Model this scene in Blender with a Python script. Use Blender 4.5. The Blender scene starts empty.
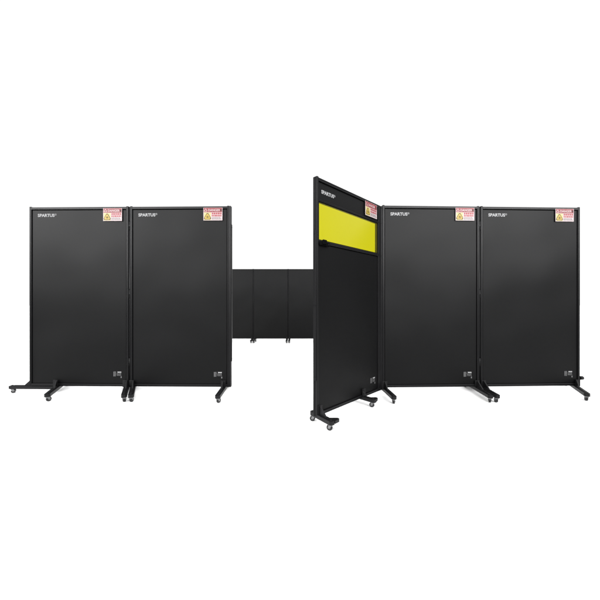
import bpy, bmesh, math, random
from mathutils import Vector, Matrix

random.seed(7)
scene = bpy.context.scene
COL = scene.collection
R = math.radians

# ------------------------------------------------------------------ materials
def mat(name, color, rough=0.5, spec=0.3, metal=0.0, noise=None, bump=None, trans=0.0):
    """Principled material; noise = (scale, amount) mottles the colour, bump = (scale, strength)."""
    m = bpy.data.materials.new(name)
    m.use_nodes = True
    nt = m.node_tree
    b = nt.nodes["Principled BSDF"]
    b.inputs["Base Color"].default_value = (*color, 1)
    b.inputs["Roughness"].default_value = rough
    b.inputs["Specular IOR Level"].default_value = spec
    b.inputs["Metallic"].default_value = metal
    b.inputs["Transmission Weight"].default_value = trans
    if noise or bump:
        tc = nt.nodes.new("ShaderNodeTexCoord")
    if noise:
        n = nt.nodes.new("ShaderNodeTexNoise")
        n.inputs["Scale"].default_value = noise[0]
        n.inputs["Detail"].default_value = 6
        nt.links.new(tc.outputs["Object"], n.inputs["Vector"])
        mp = nt.nodes.new("ShaderNodeMapRange")
        mp.inputs["To Min"].default_value = 1 - noise[1]
        mp.inputs["To Max"].default_value = 1 + noise[1]
        nt.links.new(n.outputs["Fac"], mp.inputs["Value"])
        mx = nt.nodes.new("ShaderNodeMix")
        mx.data_type = 'RGBA'
        mx.blend_type = 'MULTIPLY'
        mx.inputs[0].default_value = 1
        mx.inputs[6].default_value = (*color, 1)
        nt.links.new(mp.outputs["Result"], mx.inputs[7])
        nt.links.new(mx.outputs[2], b.inputs["Base Color"])
    if bump:
        n2 = nt.nodes.new("ShaderNodeTexNoise")
        n2.inputs["Scale"].default_value = bump[0]
        n2.inputs["Detail"].default_value = 3
        nt.links.new(tc.outputs["Object"], n2.inputs["Vector"])
        bp = nt.nodes.new("ShaderNodeBump")
        bp.inputs["Strength"].default_value = bump[1]
        bp.inputs["Distance"].default_value = 0.002
        nt.links.new(n2.outputs["Fac"], bp.inputs["Height"])
        nt.links.new(bp.outputs["Normal"], b.inputs["Normal"])
    return m

M_PANEL = mat("matte_black_board", (0.00125, 0.00127, 0.0014), 0.50, 0.076, noise=(3.0, 0.10))
# large sheets are never dead flat: a slow bow, different on each board, that bends the sheen a little
_nt = M_PANEL.node_tree
_tc = _nt.nodes.new("ShaderNodeTexCoord"); _oi = _nt.nodes.new("ShaderNodeObjectInfo")
_mm = _nt.nodes.new("ShaderNodeMath"); _mm.operation = 'MULTIPLY'; _mm.inputs[1].default_value = 37.0
_nz = _nt.nodes.new("ShaderNodeTexNoise"); _nz.noise_dimensions = '4D'
_nz.inputs["Scale"].default_value = 1.1; _nz.inputs["Detail"].default_value = 1.0
_bp = _nt.nodes.new("ShaderNodeBump"); _bp.inputs["Strength"].default_value = 1.0; _bp.inputs["Distance"].default_value = 0.05
_nt.links.new(_tc.outputs["Object"], _nz.inputs["Vector"]); _nt.links.new(_oi.outputs["Random"], _mm.inputs[0])
_nt.links.new(_mm.outputs[0], _nz.inputs["W"]); _nt.links.new(_nz.outputs["Fac"], _bp.inputs["Height"])
_nt.links.new(_bp.outputs["Normal"], _nt.nodes["Principled BSDF"].inputs["Normal"])
M_FRAME = mat("black_anodised_aluminium", (0.0034, 0.0034, 0.0037), 0.40, 0.10, noise=(14, 0.12), bump=(160, 0.05))
M_SEAL = mat("black_rubber_seal", (0.0022, 0.0022, 0.0023), 0.8, 0.0, noise=(20, 0.1))
M_FOOT = mat("black_powder_coated_steel", (0.0038, 0.0038, 0.0041), 0.45, 0.11, noise=(30, 0.15), bump=(220, 0.12))
M_STEEL = mat("zinc_plated_steel", (0.15, 0.15, 0.153), 0.38, 0.5, 0.9, noise=(40, 0.12))
M_WHEEL = mat("grey_rubber_tyre", (0.009, 0.009, 0.0094), 0.6, 0.15, noise=(30, 0.15))
M_LOGO = mat("white_lettering", (0.145, 0.145, 0.147), 0.6, 0.1, noise=(60, 0.05))
M_PRINT = mat("white_print", (0.30, 0.30, 0.304), 0.6, 0.2, noise=(60, 0.05))
M_PRINTF = mat("faint_print", (0.075, 0.075, 0.076), 0.6, 0.2, noise=(60, 0.05))
M_HUB = mat("grey_plastic_hub", (0.020, 0.020, 0.0204), 0.5, 0.2, noise=(60, 0.05))
M_PRINTG = mat("grey_print", (0.15, 0.15, 0.152), 0.6, 0.2, noise=(60, 0.05))
M_SWHITE = mat("sticker_white", (0.185, 0.152, 0.155), 0.5, 0.2, noise=(25, 0.04))
M_SRED = mat("sticker_red", (0.078, 0.007, 0.009), 0.5, 0.2, noise=(25, 0.06))
M_SPINK = mat("sticker_red_print", (0.115, 0.018, 0.022), 0.5, 0.2, noise=(25, 0.06))
M_SYEL = mat("sticker_yellow", (0.150, 0.105, 0.014), 0.5, 0.2, noise=(25, 0.05))
M_SCREAM = mat("sticker_cream", (0.185, 0.155, 0.068), 0.5, 0.2, noise=(25, 0.05))
M_SBLK = mat("sticker_black", (0.012, 0.011, 0.010), 0.6, 0.1, noise=(25, 0.05))
M_FLOOR = mat("white_studio_floor", (0.74, 0.74, 0.74), 0.9, 0.0, noise=(0.6, 0.005))

# yellow laser-filter acrylic: a tinted clear sheet that lets the white studio through
M_YEL = bpy.data.materials.new("yellow_filter_acrylic")
M_YEL.use_nodes = True
nt = M_YEL.node_tree
for n in list(nt.nodes):
    nt.nodes.remove(n)
out = nt.nodes.new("ShaderNodeOutputMaterial")
tr = nt.nodes.new("ShaderNodeBsdfTransparent")
df = nt.nodes.new("ShaderNodeBsdfDiffuse")
gl = nt.nodes.new("ShaderNodeBsdfGlossy")
tc = nt.nodes.new("ShaderNodeTexCoord")
nz = nt.nodes.new("ShaderNodeTexNoise")
nz.inputs["Scale"].default_value = 1.3
nt.links.new(tc.outputs["Object"], nz.inputs["Vector"])
rp = nt.nodes.new("ShaderNodeValToRGB")
rp.color_ramp.elements[0].color = (0.770, 0.750, 0.03, 1)
rp.color_ramp.elements[1].color = (0.825, 0.800, 0.06, 1)
nt.links.new(nz.outputs["Fac"], rp.inputs["Fac"])
nt.links.new(rp.outputs["Color"], tr.inputs["Color"])
df.inputs["Color"].default_value = (0.22, 0.20, 0.012, 1)
gl.inputs["Color"].default_value = (1, 1, 1, 1)
gl.inputs["Roughness"].default_value = 0.22
m1 = nt.nodes.new("ShaderNodeMixShader"); m1.inputs[0].default_value = 0.06
m2 = nt.nodes.new("ShaderNodeMixShader"); lw = nt.nodes.new("ShaderNodeLayerWeight")          # more gloss at a glancing angle
mr = nt.nodes.new("ShaderNodeMapRange")
mr.inputs["From Min"].default_value = .30; mr.inputs["From Max"].default_value = .60
mr.inputs["To Min"].default_value = .006; mr.inputs["To Max"].default_value = .07
nt.links.new(lw.outputs["Facing"], mr.inputs["Value"]); nt.links.new(mr.outputs[0], m2.inputs[0])
nt.links.new(tr.outputs[0], m1.inputs[1]); nt.links.new(df.outputs[0], m1.inputs[2])
nt.links.new(m1.outputs[0], m2.inputs[1]); nt.links.new(gl.outputs[0], m2.inputs[2])
nt.links.new(m2.outputs[0], out.inputs["Surface"])

# ------------------------------------------------------------------ mesh helpers
class MB:
    """Collects shapes into one bmesh with material slots and links it as ONE object."""
    def __init__(self):
        self.bm = bmesh.new()
        self.mats = []
    def slot(self, m):
        if m not in self.mats:
            self.mats.append(m)
        return self.mats.index(m)
    def _mark(self, faces, m, smooth=False):
        i = self.slot(m)
        for f in faces:
            f.material_index = i
            f.smooth = smooth
    def box(self, x0, x1, y0, y1, z0, z1, m, bevel=0.0, mtx=None):
        r = bmesh.ops.create_cube(self.bm, size=1)
        vs = r["verts"]
        for v in vs:
            v.co = Vector(((x0 + x1) / 2 + v.co.x * (x1 - x0), (y0 + y1) / 2 + v.co.y * (y1 - y0), (z0 + z1) / 2 + v.co.z * (z1 - z0)))
        fs = set(f for v in vs for f in v.link_faces)
        if bevel:
            es = list(set(e for v in vs for e in v.link_edges))
            rr = bmesh.ops.bevel(self.bm, geom=es, offset=bevel, segments=2, affect='EDGES', profile=0.6)
            fs = set(rr["faces"]) | set(f for f in fs if f.is_valid)
            vs = list(set(v for f in fs for v in f.verts))
        self._mark(fs, m)
        if mtx is not None:
            for v in set(v for f in fs for v in f.verts):
                v.co = mtx @ v.co
        return fs
    def prism(self, pts, frm, to, m, mtx=None):
        """polygon pts (list of 3-D points, planar) swept from + frm to + to."""
        a = [self.bm.verts.new(Vector(p) + Vector(frm)) for p in pts]
        b = [self.bm.verts.new(Vector(p) + Vector(to)) for p in pts]
        n = len(pts)
        fs = [self.bm.faces.new(a[::-1]), self.bm.faces.new(b)]
        for i in range(n):
            j = (i + 1) % n
            fs.append(self.bm.faces.new((a[i], a[j], b[j], b[i])))
        self._mark(fs, m)
        if mtx is not None:
            for v in a + b:
                v.co = mtx @ v.co
        return fs
    def cyl(self, c0, c1, r, m, seg=20, r2=None):
        c0, c1 = Vector(c0), Vector(c1)
        d = c1 - c0
        q = d.to_track_quat('Z', 'Y').to_matrix().to_4x4()
        mt = Matrix.Translation((c0 + c1) / 2) @ q
        res = bmesh.ops.create_cone(self.bm, cap_ends=True, segments=seg, radius1=r, radius2=r if r2 is None else r2, depth=d.length, matrix=mt)
        fs = set(f for v in res["verts"] for f in v.link_faces)
        i = self.slot(m)
        for f in fs:
            f.material_index = i
            f.smooth = len(f.verts) == 4
        return fs
    def sheet(self, pts, m):
        vs = [self.bm.verts.new(p) for p in pts]
        f = self.bm.faces.new(vs)
        self._mark([f], m)
    def text(self, s, size, x, y, z, m, bold=0.0, widen=1.0, align='LEFT', t=0.0008):
        """upright lettering facing -y whose lower left (or centre) is x, z."""
        cu = bpy.data.curves.new("lettering", 'FONT')
        cu.body = s; cu.size = size; cu.offset = bold; cu.extrude = t; cu.align_x = align
        cu.resolution_u = 3
        ob = bpy.data.objects.new("lettering", cu)
        COL.objects.link(ob)
        dg = bpy.context.evaluated_depsgraph_get()
        me = bpy.data.meshes.new_from_object(ob.evaluated_get(dg))
        n0 = len(self.bm.verts); f0 = len(self.bm.faces)
        self.bm.from_mesh(me)
        self.bm.verts.ensure_lookup_table(); self.bm.faces.ensure_lookup_table()
        for v in self.bm.verts[n0:]:
            px, py, pz = v.co
            v.co = Vector((x + px * widen, y - pz, z + py))
        self._mark(self.bm.faces[f0:], m)
        bpy.data.objects.remove(ob); bpy.data.curves.remove(cu); bpy.data.meshes.remove(me)
    def build(self, name, parent=None, loc=(0, 0, 0), rz=0.0):
        bmesh.ops.recalc_face_normals(self.bm, faces=self.bm.faces)
        me = bpy.data.meshes.new(name)
        self.bm.to_mesh(me); self.bm.free()
        for m in self.mats:
            me.materials.append(m)
        o = bpy.data.objects.new(name, me)
        COL.objects.link(o)
        o.parent = parent
        o.location = loc
        o.rotation_euler = (0, 0, rz)
        return o

def thing(name, label, cat, group=None, loc=(0, 0, 0), rz=0.0):
    o = bpy.data.objects.new(name, None)
    COL.objects.link(o)
    o.location = loc; o.rotation_euler = (0, 0, rz)
    o.empty_display_size = 0.2
    o["label"] = label; o["category"] = cat
    if group: o["group"] = group
    return o

# ------------------------------------------------------------------ a rolling safety screen
# local frame: origin on the floor under the middle of the screen, x along it, -y is the front
FD = 0.046      # frame depth
FW = 0.022      # frame face width
RW = 0.026      # top and bottom rail face width
LIP = 0.007     # recessed seal beside the board

def rail_profile(fw=FW, fd=FD):
    """cross section (u away from outer edge, v depth from the front): two bevelled ribs with a groove, and the seal step."""
    h = fd
    return [(0.003, 0), (fw * .40, 0), (fw * .44, .0035), (fw * .56, .0035), (fw * .60, 0), (fw - .003, 0), (fw, .003),
            (fw, h - .003), (fw - .003, h), (.003, h), (0, h - .003), (0, h * .62), (.004, h * .58), (.004, h * .42), (0, h * .38), (0, .003)]

def frame(W, z0, z1, fw=FW, rw=RW):
    mb = MB()
    yf = -FD / 2
    prof = rail_profile(fw)
    rprof = rail_profile(rw)
    hw = W / 2
    # posts (full height)
    mb.prism([(-hw + u, yf + v, 0) for u, v in prof], (0, 0, z0), (0, 0, z1), M_FRAME)
    mb.prism([(hw - u, yf + v, 0) for u, v in prof], (0, 0, z0), (0, 0, z1), M_FRAME)
    # rails butt between the posts
    x0, x1 = -hw + fw, hw - fw
    mb.prism([(0, yf + v, z1 - .002 - u) for u, v in rprof], (x0, 0, 0), (x1, 0, 0), M_FRAME)
    mb.prism([(0, yf + v, z0 + .002 + u) for u, v in rprof], (x0, 0, 0), (x1, 0, 0), M_FRAME)
    # plastic end caps on the post tops
    for s in (-1, 1):
        c = s * (hw - fw / 2)
        mb.box(c - fw / 2 + .001, c + fw / 2 - .001, -FD / 2 + .002, FD / 2 - .002, z1, z1 + .004, M_SEAL, .0015)
    return mb

def board(x0, x1, z0, z1, y=None):
    mb = MB()
    yf = -FD / 2 + .011 if y is None else y
    mb.box(x0, x1, yf, yf + .008, z0, z1, M_PANEL, .0015)
    return mb

def seal(x0, x1, z0, z1):
    """dark channel the board sits in: four strips between frame and board."""
    mb = MB()
    y0, y1 = -FD / 2 + .016, -FD / 2 + .034
    g = LIP + .006
    mb.box(x0, x1, y0, y1, z1 - g, z1, M_SEAL)
    mb.box(x0, x1, y0, y1, z0, z0 + g, M_SEAL)
    mb.box(x0, x0 + g, y0 + .0005, y1 - .0005, z0 + g, z1 - g, M_SEAL)
    mb.box(x1 - g, x1, y0 + .0005, y1 - .0005, z0 + g, z1 - g, M_SEAL)
    return mb

def brand(parent, x, z, y, size=.0455, widen=1.03):
    mb = MB()
    mb.text("SPARTUS", size, x, y - .001, z, M_LOGO, bold=.0013, widen=widen)
    xe = max(v.co.x for v in mb.bm.verts)
    mb.text("\u00ae", size * .62, xe + .0015, y - .001, z + size * .30, M_LOGO, bold=0)
    return mb.build("brand_lettering", parent)

def warning_label(parent, x1, z1, y, w=.208, h=.140):
    """sticker: upper right corner at x1, z1; red heading, warning triangle on cream, lines of red and grey print."""
    mb = MB()
    x0, z0 = x1 - w, z1 - h
    mb.box(x0, x1, y - .0015, y, z0, z1, M_SWHITE)
    e = .0004
    def rect(a, b, c, d, m, k=1):
        yy = y - .0015 - e * k
        mb.sheet([(x0 + a * w, yy, z0 + c * h), (x0 + b * w, yy, z0 + c * h), (x0 + b * w, yy, z0 + d * h), (x0 + a * w, yy, z0 + d * h)], m)
    def tri(cx, cz, s, m, k):
        yy = y - .0015 - e * k
        pts = []
        X, Z = x0 + cx * w, z0 + cz * h
        for a0 in (90, 210, 330):
            # slightly rounded corners
            for d in (14, 0, -14):
                a = R(a0 - d * 1.0); rr = s * (1.0 if d == 0 else .93)
                pts.append((X + rr * math.cos(a), yy, Z + rr * math.sin(a)))
        mb.sheet(pts[::-1], m)
    rect(.02, .98, .64, .985, M_SRED)
    # heading: alert triangle, word, dark block at the end
    tri(.12, .785, .019, M_SWHITE, 2); tri(.12, .785, .012, M_SRED, 3)
    mb.text("DANGER", .036, x0 + .245 * w, y - .0015 - e * 2, z0 + .715 * h, M_SWHITE, bold=.0005, widen=.90, t=.0001)
    rect(.90, .955, .73, .88, M_SBLK, 2)
    # pictogram
    rect(.03, .40, .03, .62, M_SCREAM)
    tri(.215, .275, .043, M_SBLK, 2); tri(.215, .275, .0355, M_SYEL, 3)
    X, Z, yy = x0 + .215 * w, z0 + .27 * h, y - .0015 - e * 4
    for k in range(12):      # laser burst
        a = R(30 * k); r0, r1 = .003, .012 if k % 2 else .016
        dx, dz = math.cos(a), math.sin(a)
        mb.sheet([(X + dx * r0 - dz * .0011, yy, Z + dz * r0 + dx * .0011), (X + dx * r0 + dz * .0011, yy, Z + dz * r0 - dx * .0011),
                  (X + dx * r1 + dz * .0006, yy, Z + dz * r1 - dx * .0006), (X + dx * r1 - dz * .0006, yy, Z + dz * r1 + dx * .0006)], M_SBLK)
    mb.sheet([(X, yy, Z - .0011), (X + .022, yy, Z - .0011), (X + .022, yy, Z + .0011), (X, yy, Z + .0011)], M_SBLK)
    # lines of small print
    rr = random.Random(3)
    for (za, zb, m) in ((.47, .61, M_SPINK), (.31, .43, M_SPINK)):
        a = .44
        while a < .93:
            b = min(a + rr.uniform(.06, .13), .96)
            rect(a, b, za, zb, m); a = b + .018
    for zc in (.22, .15, .08):
        a = .44
        while a < .90:
            b = min(a + rr.uniform(.03, .09), .95)
            rect(a, b, zc, zc + .032, M_HUB); a = b + .015
    return mb.build("warning_label", parent)

def spec_label(parent, x1, z0, y):
    """small white print at the lower right of the board: a mark, a bright block and rows of tiny characters."""
    mb = MB()
    def rect(a, b, c, d, m, k=1):
        yy = y - .0006 * k
        mb.sheet([(x1 - a, yy, z0 + c), (x1 - b, yy, z0 + c), (x1 - b, yy, z0 + d), (x1 - a, yy, z0 + d)], m)
    rr = random.Random(5)
    rect(.098, .092, .022, .074, M_PRINTF)
    for k in range(5):
        c = .024 + k * .011
        rect(.089, .089 - rr.uniform(.008, .022), c, c + .005, M_PRINTF)
    rect(.054, .012, .062, .074, M_PRINTG)
    for c in (.050, .040, .030):
        a = .060
        while a > .014:
            b = max(a - rr.uniform(.004, .012), .010)
            rect(a, b, c, c + .005, M_PRINTF); a = b - .004
    rect(.018, .008, .004, .022, M_PRINTF)
    return mb.build("printed_mark", parent)

# ---- feet
BARW, BZ0, BZ1 = .052, .051, .0815

def foot(parent, x, y, ang, lf, lb, bracket=True, gusset=True, drop=0.0, zoff=0.0, toe=0.0):
    """a steel foot bar under the frame: reaches lf to the front and lb to the back, swivelled by ang; casters are its children."""
    mb = MB()
    z0, z1 = BZ0 - drop, BZ1 - drop
    hw = BARW / 2
    # bar with chamfered, slightly drooping toes
    pts = [(-hw + .012, -lf), (hw - .012, -lf), (hw, -lf + .016), (hw, lb - .016), (hw - .012, lb), (-hw + .012, lb), (-hw, lb - .016), (-hw, -lf + .016)]
    mb.prism([(a, b, 0) for a, b in pts], (0, 0, z0), (0, 0, z1), M_FOOT)
    if toe:      # cranked toe plate that sweeps sideways from the end of the bar
        mb.prism([(hw - .002, -lf + .004, 0), (hw + toe - .012, -lf + .018, 0), (hw + toe, -lf + .030, 0), (hw + toe - .006, -lf + .050, 0), (hw - .002, -lf + .085, 0)],
                 (0, 0, z0 + .004), (0, 0, z1 - .003), M_FOOT)
    # raised rib along the top of both arms and bolt heads near the toes
    mb.box(-.010, .010, -lf + .05, -FD / 2 - .02, z1 - .001, z1 + .007, M_FOOT, .002)
    mb.cyl((0, -lf + .028, z1 - .002), (0, -lf + .028, z1 + .007), .012, M_FOOT, 6)
    if lb > .08:
        mb.cyl((0, lb - .028, z1 - .002), (0, lb - .028, z1 + .007), .012, M_FOOT, 6)
    rot = Matrix.Rotation(-ang, 4, 'Z')
    if bracket:
        # clamp plate on the front of the frame, aligned with the screen
        mb.box(-.026, .026, -FD / 2 - .008, -FD / 2 - .002, z1 - .001, .155 - drop, M_FOOT, .002, rot)
        for zz in (.105, .138):
            p0 = rot @ Vector((0, -FD / 2 - .006, zz - drop)); p1 = rot @ Vector((0, -FD / 2 - .014, zz - drop))
            mb.cyl(p0, p1, .008, M_FOOT, 6)
    if gusset:
        yb = -FD / 2 - .008
        mb.prism([(0, yb, z1 - .001), (0, yb, .150 - drop), (0, yb - .012, .150 - drop), (0, yb - .085, z1 + .010), (0, yb - .095, z1 - .001)],
                 (-.006, 0, 0), (.006, 0, 0), M_FOOT, rot if abs(ang) < .2 else None)
    f = mb.build("foot", parent, (x, y, zoff), ang)
    return f

def caster(foot_obj, y, swivel=0.0, top=BZ0, size=1.0):
    mb = MB()
    r = .0235 * size
    # swivel plate, king-pin housing
    mb.box(-.020, .020, -.020, .020, top - .004, top + .001, M_STEEL, .001)
    mb.cyl((0, 0, top - .010), (0, 0, top - .003), .014, M_STEEL, 18)
    off = .010
    # fork cheeks
    for s in (-1, 1):
        mb.prism([(0, -.012, top - .008), (0, .012, top - .008), (0, off + .010, r - .004), (0, off - .008, r - .006)],
                 (s * .0125 - .0014, 0, 0), (s * .0125 + .0014, 0, 0), M_STEEL)
    mb.box(-.0138, .0138, -.013, .013, top - .0125, top - .0085, M_STEEL)
    # wheel with lighter hub and axle bolt
    prof = [(.0085, r - .003), (.0095, r - .0012), (.006, r), (-.006, r), (-.0095, r - .0012), (-.0085, r - .003)]
    seg = 28
    rings = []
    for a in range(seg):
        t = 2 * math.pi * a / seg
        rings.append([mb.bm.verts.new((px, off + rr * math.cos(t), r + rr * math.sin(t))) for px, rr in prof])
    fs = []
    for a in range(seg):
        n = rings[(a + 1) % seg]
        for k in range(len(prof) - 1):
            fs.append(mb.bm.faces.new((rings[a][k], rings[a][k + 1], n[k + 1], n[k])))
    mb._mark(fs, M_WHEEL, True)
    mb.cyl((-.0084, off, r), (.0084, off, r), r - .005, M_HUB, 24)
    mb.cyl((-.0165, off, r), (.0165, off, r), .0042, M_STEEL, 10)
    c = mb.build("caster", foot_obj, (0, y, 0), swivel)
    return c

def add_foot(parent, x, y, ang, lf, lb, front=True, back=True, drop=0.0, **kw):
    f = foot(parent, x, y, ang, lf, lb, drop=drop, **kw)
    if front: caster(f, -lf + .030, -ang + R(random.uniform(-35, 35)), BZ0 - drop)
    if back: caster(f, lb - .030, -ang + R(random.uniform(-35, 35)), BZ0 - drop)
    return f

Z0, Z1 = .083, 2.058

def plain_screen(label, p0, p1, group, z0=Z0, z1=Z1, inset=.066):
    """a screen of one unbroken board whose frame runs on the floor from p0 to p1."""
    p0, p1 = Vector(p0), Vector(p1)
    d = p1 - p0
    W = d.length
    m = (p0 + p1) / 2
    t = thing("safety_screen", label, "safety screen", group, (m.x, m.y, 0), math.atan2(d.y, d.x))
    frame(W, z0, z1).build("frame", t)
    hw = W / 2
    a, b, c, d = -hw + FW, hw - FW, z0 + RW + .002, z1 - RW - .002
    seal(a, b, c, d).build("seal", t)
    g = LIP
    bd = board(a + g, b - g, c + g * .6, d - g).build("board", t)
    yf = -FD / 2 + .011
    brand(bd, -hw + .088, z1 - .106, yf)
    warning_label(t, hw - inset, z1 - .018, -FD / 2 - .0005)
    spec_label(bd, hw - .070, z0 + .088, yf)
    return t

def edge_strip(t, x, z0, z1, k=1.0, depth=.03):
    """hinge strip that runs down the side of a post, with a notch line at each end."""
    mb = MB()
    mb.box(x, x + .010 * k, -depth / 2, depth / 2, z0, z1, M_FRAME, .002)
    for zz in (z0 + .03, (z0 + z1) / 2, z1 - .03):
        mb.box(x - .001, x + .012 * k, -.012, .012, zz - .004, zz + .004, M_SEAL, .001)
    return mb.build("edge_strip", t)

def joint_strip(t, x0, x1, z0, z1):
    """rubber light-seal profile that closes the gap to the neighbouring screen."""
    mb = MB()
    mb.box(x0, x1, -.012, .016, z0, z1, M_SEAL, .002)
    mb.cyl(((x0 + x1) / 2, -.012, z0), ((x0 + x1) / 2, -.012, z1 - .001), (x1 - x0) * .32, M_FRAME, 14)
    return mb.build("joint_strip", t)

def hinge(t, x, zs, y=-FD / 2 + .010):
    for zz in zs:
        mb = MB()
        mb.cyl((x, y, zz - .045), (x, y, zz + .045), .009, M_FRAME, 16)
        mb.cyl((x, y, zz + .0455), (x, y, zz + .052), .006, M_SEAL, 12)
        for k in (-.015, .015):
            mb.cyl((x, y, zz + k - .001), (x, y, zz + k + .001), .0098, M_SEAL, 16)
        mb.build("hinge", t)

D = 3.30
GA = "black screens of the left pair"
GB = "black screens of the right pair"

# left pair ---------------------------------------------------------------
def LY(x): return 3.292 - .017 * (x + .75)
def RY(x): return 3.268 + .034 * (x - .89)
s1 = plain_screen("black screen at the far left end with a foot bar reaching sideways past its edge", (-2.985, LY(-2.985)), (-1.884, LY(-1.884)), GA, inset=.067)
add_foot(s1, -.252, .0, R(25), .335, .335, gusset=True)                   # swivelled foot
s1f = foot(s1, -.262, .0, R(-90), .530, .0, bracket=False, gusset=False)  # outrigger along the screen
caster(s1f, -.500, R(40))
mbg = MB()                                                                # gusset where the outrigger meets the post
mbg.prism([(0, 0, BZ1 - .001), (.085, 0, BZ1 - .001), (.085, 0, .155)], (-.546 - .085, -.006, 0), (-.546 - .085, .006, 0), M_FOOT)
mbg.build("gusset", s1)
add_foot(s1, .52, .0, R(27), .345, .30)
joint_strip(s1, .5507, .5713, Z0, Z1)
s2 = plain_screen("black screen beside the central gap, its right edge overlapping the distant screens", (-1.863, LY(-1.863)), (-.773, LY(-.773)), GA, inset=.072)
add_foot(s2, -.525, .0, R(27), .345, .30)
add_foot(s2, .482, .0, R(4), .325, .30)
mbe = MB()
mbe.box(.5452, .5660, -.024, .024, Z0, Z1 + .002, M_FRAME, .005)
mbe.build("end_post", s2)
edge_strip(s2, .5645, .36, 1.86, .8)
hinge(s1, .5507 + .0105, (.35, 1.10, 1.85))

# right pair --------------------------------------------------------------
s4 = plain_screen("black screen standing between the yellow windowed screen and the far right screen", (.893, RY(.893)), (1.962, RY(1.962)), GB, inset=.058)
add_foot(s4, -.510, .0, R(0), .325, .30)
add_foot(s4, .508, .0, R(-8), .325, .30)
joint_strip(s4, .5349, .5519, Z0, Z1)
hinge(s4, .5349 + .0085, (.35, 1.10, 1.85))
s5 = plain_screen("black screen at the far right end with a clamp knob on its outer edge", (1.980, RY(1.980)), (3.100, RY(3.100)), GB, inset=.075)
add_foot(s5, -.535, .0, R(-8), .325, .30)
add_foot(s5, .530, .0, R(-29), .34, .34)
kx = .5604
mbk = MB()
mbk.cyl((kx, 0, .165), (kx + .017, 0, .165), .007, M_FOOT, 12)
mbk.cyl((kx + .017, 0, .165), (kx + .050, 0, .165), .021, M_FOOT, 10)
mbk.cyl((kx + .050, 0, .165), (kx + .054, 0, .165), .016, M_FOOT, 10)
mbk.build("clamp_knob", s5)

# windowed screen, swung towards the camera ---------------------------------
near, far = Vector((.1235, 2.475)), Vector((.8770, 3.2545))
dv = far - near
Wa = dv.length
ang = math.atan2(dv.y, dv.x)
mid = (near + far) / 2
DZ = -.018
z0, z1 = Z0 + DZ, Z1 + DZ
sw = thing("safety_screen", "black screen swung forward with a yellow see-through window below its top band", "safety screen", None, (mid.x, mid.y, 0), ang)
fm = frame(Wa, z0, z1)
hw = Wa / 2
prof = rail_profile(.018)
WZ0, WZ1 = 1.522, 1.845          # window opening
yf0 = -FD / 2 + .002
for zz, sgn in ((WZ1 + .018, -1), (WZ0 - .026, 1)):
    fm.prism([(0, yf0 + v * .95, zz + sgn * u) for u, v in (prof if sgn < 0 else rail_profile(.026))], (-hw + FW, 0, 0), (hw - FW, 0, 0), M_FRAME)
for k in (0, 1):        # broad double stile on the hinge side
    fm.box(hw - FW - .0705 + .036 * k, hw - FW - .0365 + .036 * k, -FD / 2 + .002 + .001 * k, FD / 2 - .004, z0 + RW, z1 - RW, M_FRAME, .002)
fm.build("frame", sw)
a, b = -hw + FW, hw - FW - .070
seal(a, b, WZ1 + .018, z1 - RW - .002).build("seal", sw)
seal(a, b, z0 + RW + .002, WZ0 - .026).build("seal", sw)
hb = board(a + LIP, b - LIP, WZ1 + .018 + .004, z1 - RW - .002 - LIP).build("header_board", sw)
lb_ = board(a + LIP, b - LIP, z0 + RW + .007, WZ0 - .026 - LIP).build("board", sw)
wf = MB()                      # rubber glazing strip round the pane
yg = -FD / 2 + .006
for (p, q, r_, t_) in ((a, a + .010, WZ0, WZ1), (b - .010, b, WZ0, WZ1), (a + .010, b - .010, WZ0, WZ0 + .006), (a + .010, b - .010, WZ1 - .006, WZ1)):
    wf.box(p, q, yg, yg + .0095, r_, t_, M_SEAL)
wf.build("glazing_strip", sw)
wb = MB(); wb.box(a + .009, b - .009, yg + .003, yg + .008, WZ0 + .005, WZ1 - .005, M_YEL)
wb.build("window_pane", sw)
yf = -FD / 2 + .011
brand(hb, -hw + .066, z1 - .120, yf, .0415)
warning_label(sw, hw - .128, z1 - .020, -FD / 2 - .0005, .225, .142)
spec_label(lb_, hw - .135, z0 + .088, yf)
# sliding latch below the window
ml = MB()
ml.box(-hw + .026, -hw + .150, -FD / 2 - .018, -FD / 2 + .0015, WZ0 - .044, WZ0 - .010, M_SEAL, .006)
ml.box(-hw + .045, -hw + .095, -FD / 2 - .030, -FD / 2 - .017, WZ0 - .036, WZ0 + .004, M_SEAL, .006)
ml.cyl((-hw + .130, -FD / 2 - .017, WZ0 - .027), (-hw + .130, -FD / 2 - .020, WZ0 - .027), .006, M_FOOT, 12)
ml.build("latch", sw)
hinge(sw, hw + .012, (.40, 1.12, 1.88), y=.0)
edge_strip(sw, -hw - .007, .36, 1.60)
add_foot(sw, -hw + .032, .0, R(-13), .205, .085, toe=.062)
add_foot(sw, -hw + .70, .0, R(-5), .165, .185, gusset=False, toe=.050)

# distant screens in the gap --------------------------------------------------
YB, SB = 8.62, 34.8
ZB = -.13
GC = "distant black screens in the gap"
def back_screen(label, x0, x1):
    W = x1 - x0
    t = thing("safety_screen", label, "safety screen", GC, ((x0 + x1) / 2, YB, ZB))
    za, zb = .105, 2.105
    frame(W, za, zb, .014, .018).build("frame", t)
    hw = W / 2
    seal(-hw + .014, hw - .014, za + .020, zb - .020).build("seal", t)
    board(-hw + .016, hw - .016, za + .024, zb - .024, -FD / 2 + .004).build("board", t)
    for s in (-1, 1):
        add_foot(t, s * (hw - .03), 0, R(0), .22, .22)
    joint_strip(t, hw, hw + .012, za, zb)
    return t
def xb(px): return (px - 300) / SB
back_screen("distant black screen partly hidden behind the screen left of the gap", xb(253.3) - 1.015, xb(253.3) - .006)
back_screen("distant black screen in the middle of the gap, both its edges visible", xb(253.3) + .006, xb(288.1) - .006)
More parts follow.
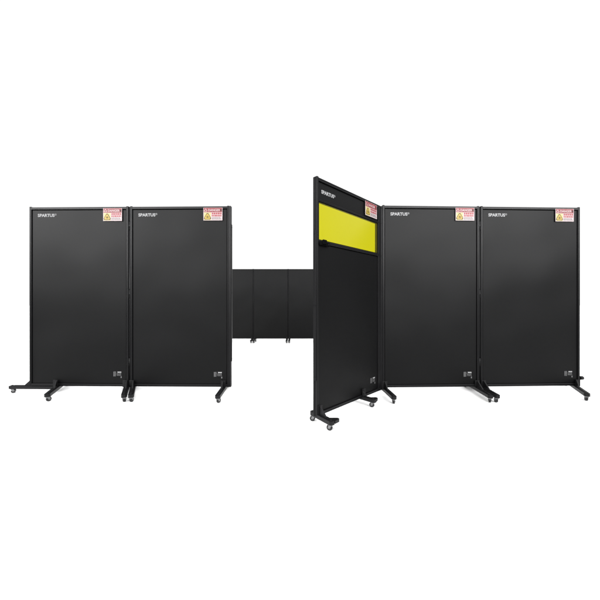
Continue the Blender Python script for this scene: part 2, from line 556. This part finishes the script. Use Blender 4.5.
back_screen("distant black screen partly hidden behind the yellow windowed screen", xb(288.1) + .006, xb(288.1) + 1.015)

# ------------------------------------------------------------------ white studio floor
fb = bmesh.new()
ys = [.7, 1.5, 2.5, 3.5, 4.2, 4.6, 5, 5.4, 5.8, 6.2, 6.6, 7, 7.4, 7.8, 9, 12, 20, 60, 140]
def zg(y):
    t = min(1, max(0, (y - 4.2) / 3.4)); t = t * t * (3 - 2 * t)
    return ZB * t
xs = [-140, -40, -10, -5, 0, 5, 10, 40, 140]
grid = [[fb.verts.new((x, y, zg(y))) for x in xs] for y in ys]
for j in range(len(ys) - 1):
    for i in range(len(xs) - 1):
        fb.faces.new((grid[j][i], grid[j][i + 1], grid[j + 1][i + 1], grid[j + 1][i])).smooth = True
fme = bpy.data.meshes.new("floor"); fb.to_mesh(fme); fb.free()
fme.materials.append(M_FLOOR)
fo = bpy.data.objects.new("floor", fme); COL.objects.link(fo)
fo["kind"] = "structure"

# ------------------------------------------------------------------ light
w = bpy.data.worlds.new("World"); scene.world = w
w.use_nodes = True
wn = w.node_tree
bg = wn.nodes["Background"]
# white studio: a white cyclorama all round the far side, a dark room behind the photographer, an added bright overhead cap that keeps the floor white
tc = wn.nodes.new("ShaderNodeTexCoord")
sx = wn.nodes.new("ShaderNodeSeparateXYZ")
wn.links.new(tc.outputs["Generated"], sx.inputs[0])
def ramp(sock, a, b, lo, hi):
    n = wn.nodes.new("ShaderNodeMapRange"); n.interpolation_type = 'SMOOTHSTEP'
    n.inputs["From Min"].default_value = a; n.inputs["From Max"].default_value = b
    n.inputs["To Min"].default_value = lo; n.inputs["To Max"].default_value = hi
    wn.links.new(sock, n.inputs["Value"])
    return n.outputs["Result"]
cyc = ramp(sx.outputs["Y"], -.35, .15, .12, 1.08)
lean = wn.nodes.new("ShaderNodeMath"); lean.operation = 'MULTIPLY_ADD'    # the added overhead cap reaches lower on the photographer's side
wn.links.new(sx.outputs["Y"], lean.inputs[0]); lean.inputs[1].default_value = -.28
wn.links.new(sx.outputs["Z"], lean.inputs[2])
ab = wn.nodes.new("ShaderNodeMath"); ab.operation = 'ABSOLUTE'
wn.links.new(sx.outputs["X"], ab.inputs[0])
side = wn.nodes.new("ShaderNodeMath"); side.operation = 'MULTIPLY_ADD'    # and lower to both sides
wn.links.new(ab.outputs[0], side.inputs[0]); side.inputs[1].default_value = .28
wn.links.new(lean.outputs[0], side.inputs[2])
top = ramp(side.outputs[0], .76, .92, 0.0, 4.0)
ad = wn.nodes.new("ShaderNodeMath"); ad.operation = 'ADD'
wn.links.new(cyc, ad.inputs[0]); wn.links.new(top, ad.inputs[1])
wn.links.new(ad.outputs[0], bg.inputs["Strength"])
bg.inputs["Color"].default_value = (1, 1, 1, 1)

def area(name, loc, target, sx, sy, power, color=(1, 1, 1), spread=180):
    l = bpy.data.lights.new(name, 'AREA'); l.shape = 'RECTANGLE'
    l.size, l.size_y, l.energy, l.color = sx, sy, power, color
    l.spread = R(spread)        # honeycomb grid on the softbox
    o = bpy.data.objects.new(name, l); COL.objects.link(o)
    o.location = loc
    o.rotation_euler = (Vector(target) - Vector(loc)).to_track_quat('-Z', 'Y').to_euler()
    return o
area("key_softbox", (-6.4, -2.8, 3.9), (-2.3, 3.3, 3.1), 7.6, 2.6, 500, spread=75)
area("key_softbox", (4.7, -2.8, 3.9), (1.9, 3.3, 3.1), 7.4, 2.6, 500, spread=75)

# ------------------------------------------------------------------ camera
cam = bpy.data.cameras.new("camera")
cam.sensor_width = 36; cam.lens = 18.0
cam.shift_y = .005
cam.clip_end = 500
co = bpy.data.objects.new("camera", cam); COL.objects.link(co)
co.location = (0, 0, 1.0)
co.rotation_euler = (R(90), 0, 0)
scene.camera = co

scene.view_settings.view_transform = 'Standard'
scene.view_settings.look = 'None'
scene.view_settings.exposure = 0
scene.view_settings.gamma = 1
scene.cycles.transparent_max_bounces = 16
scene.cycles.use_denoising = True
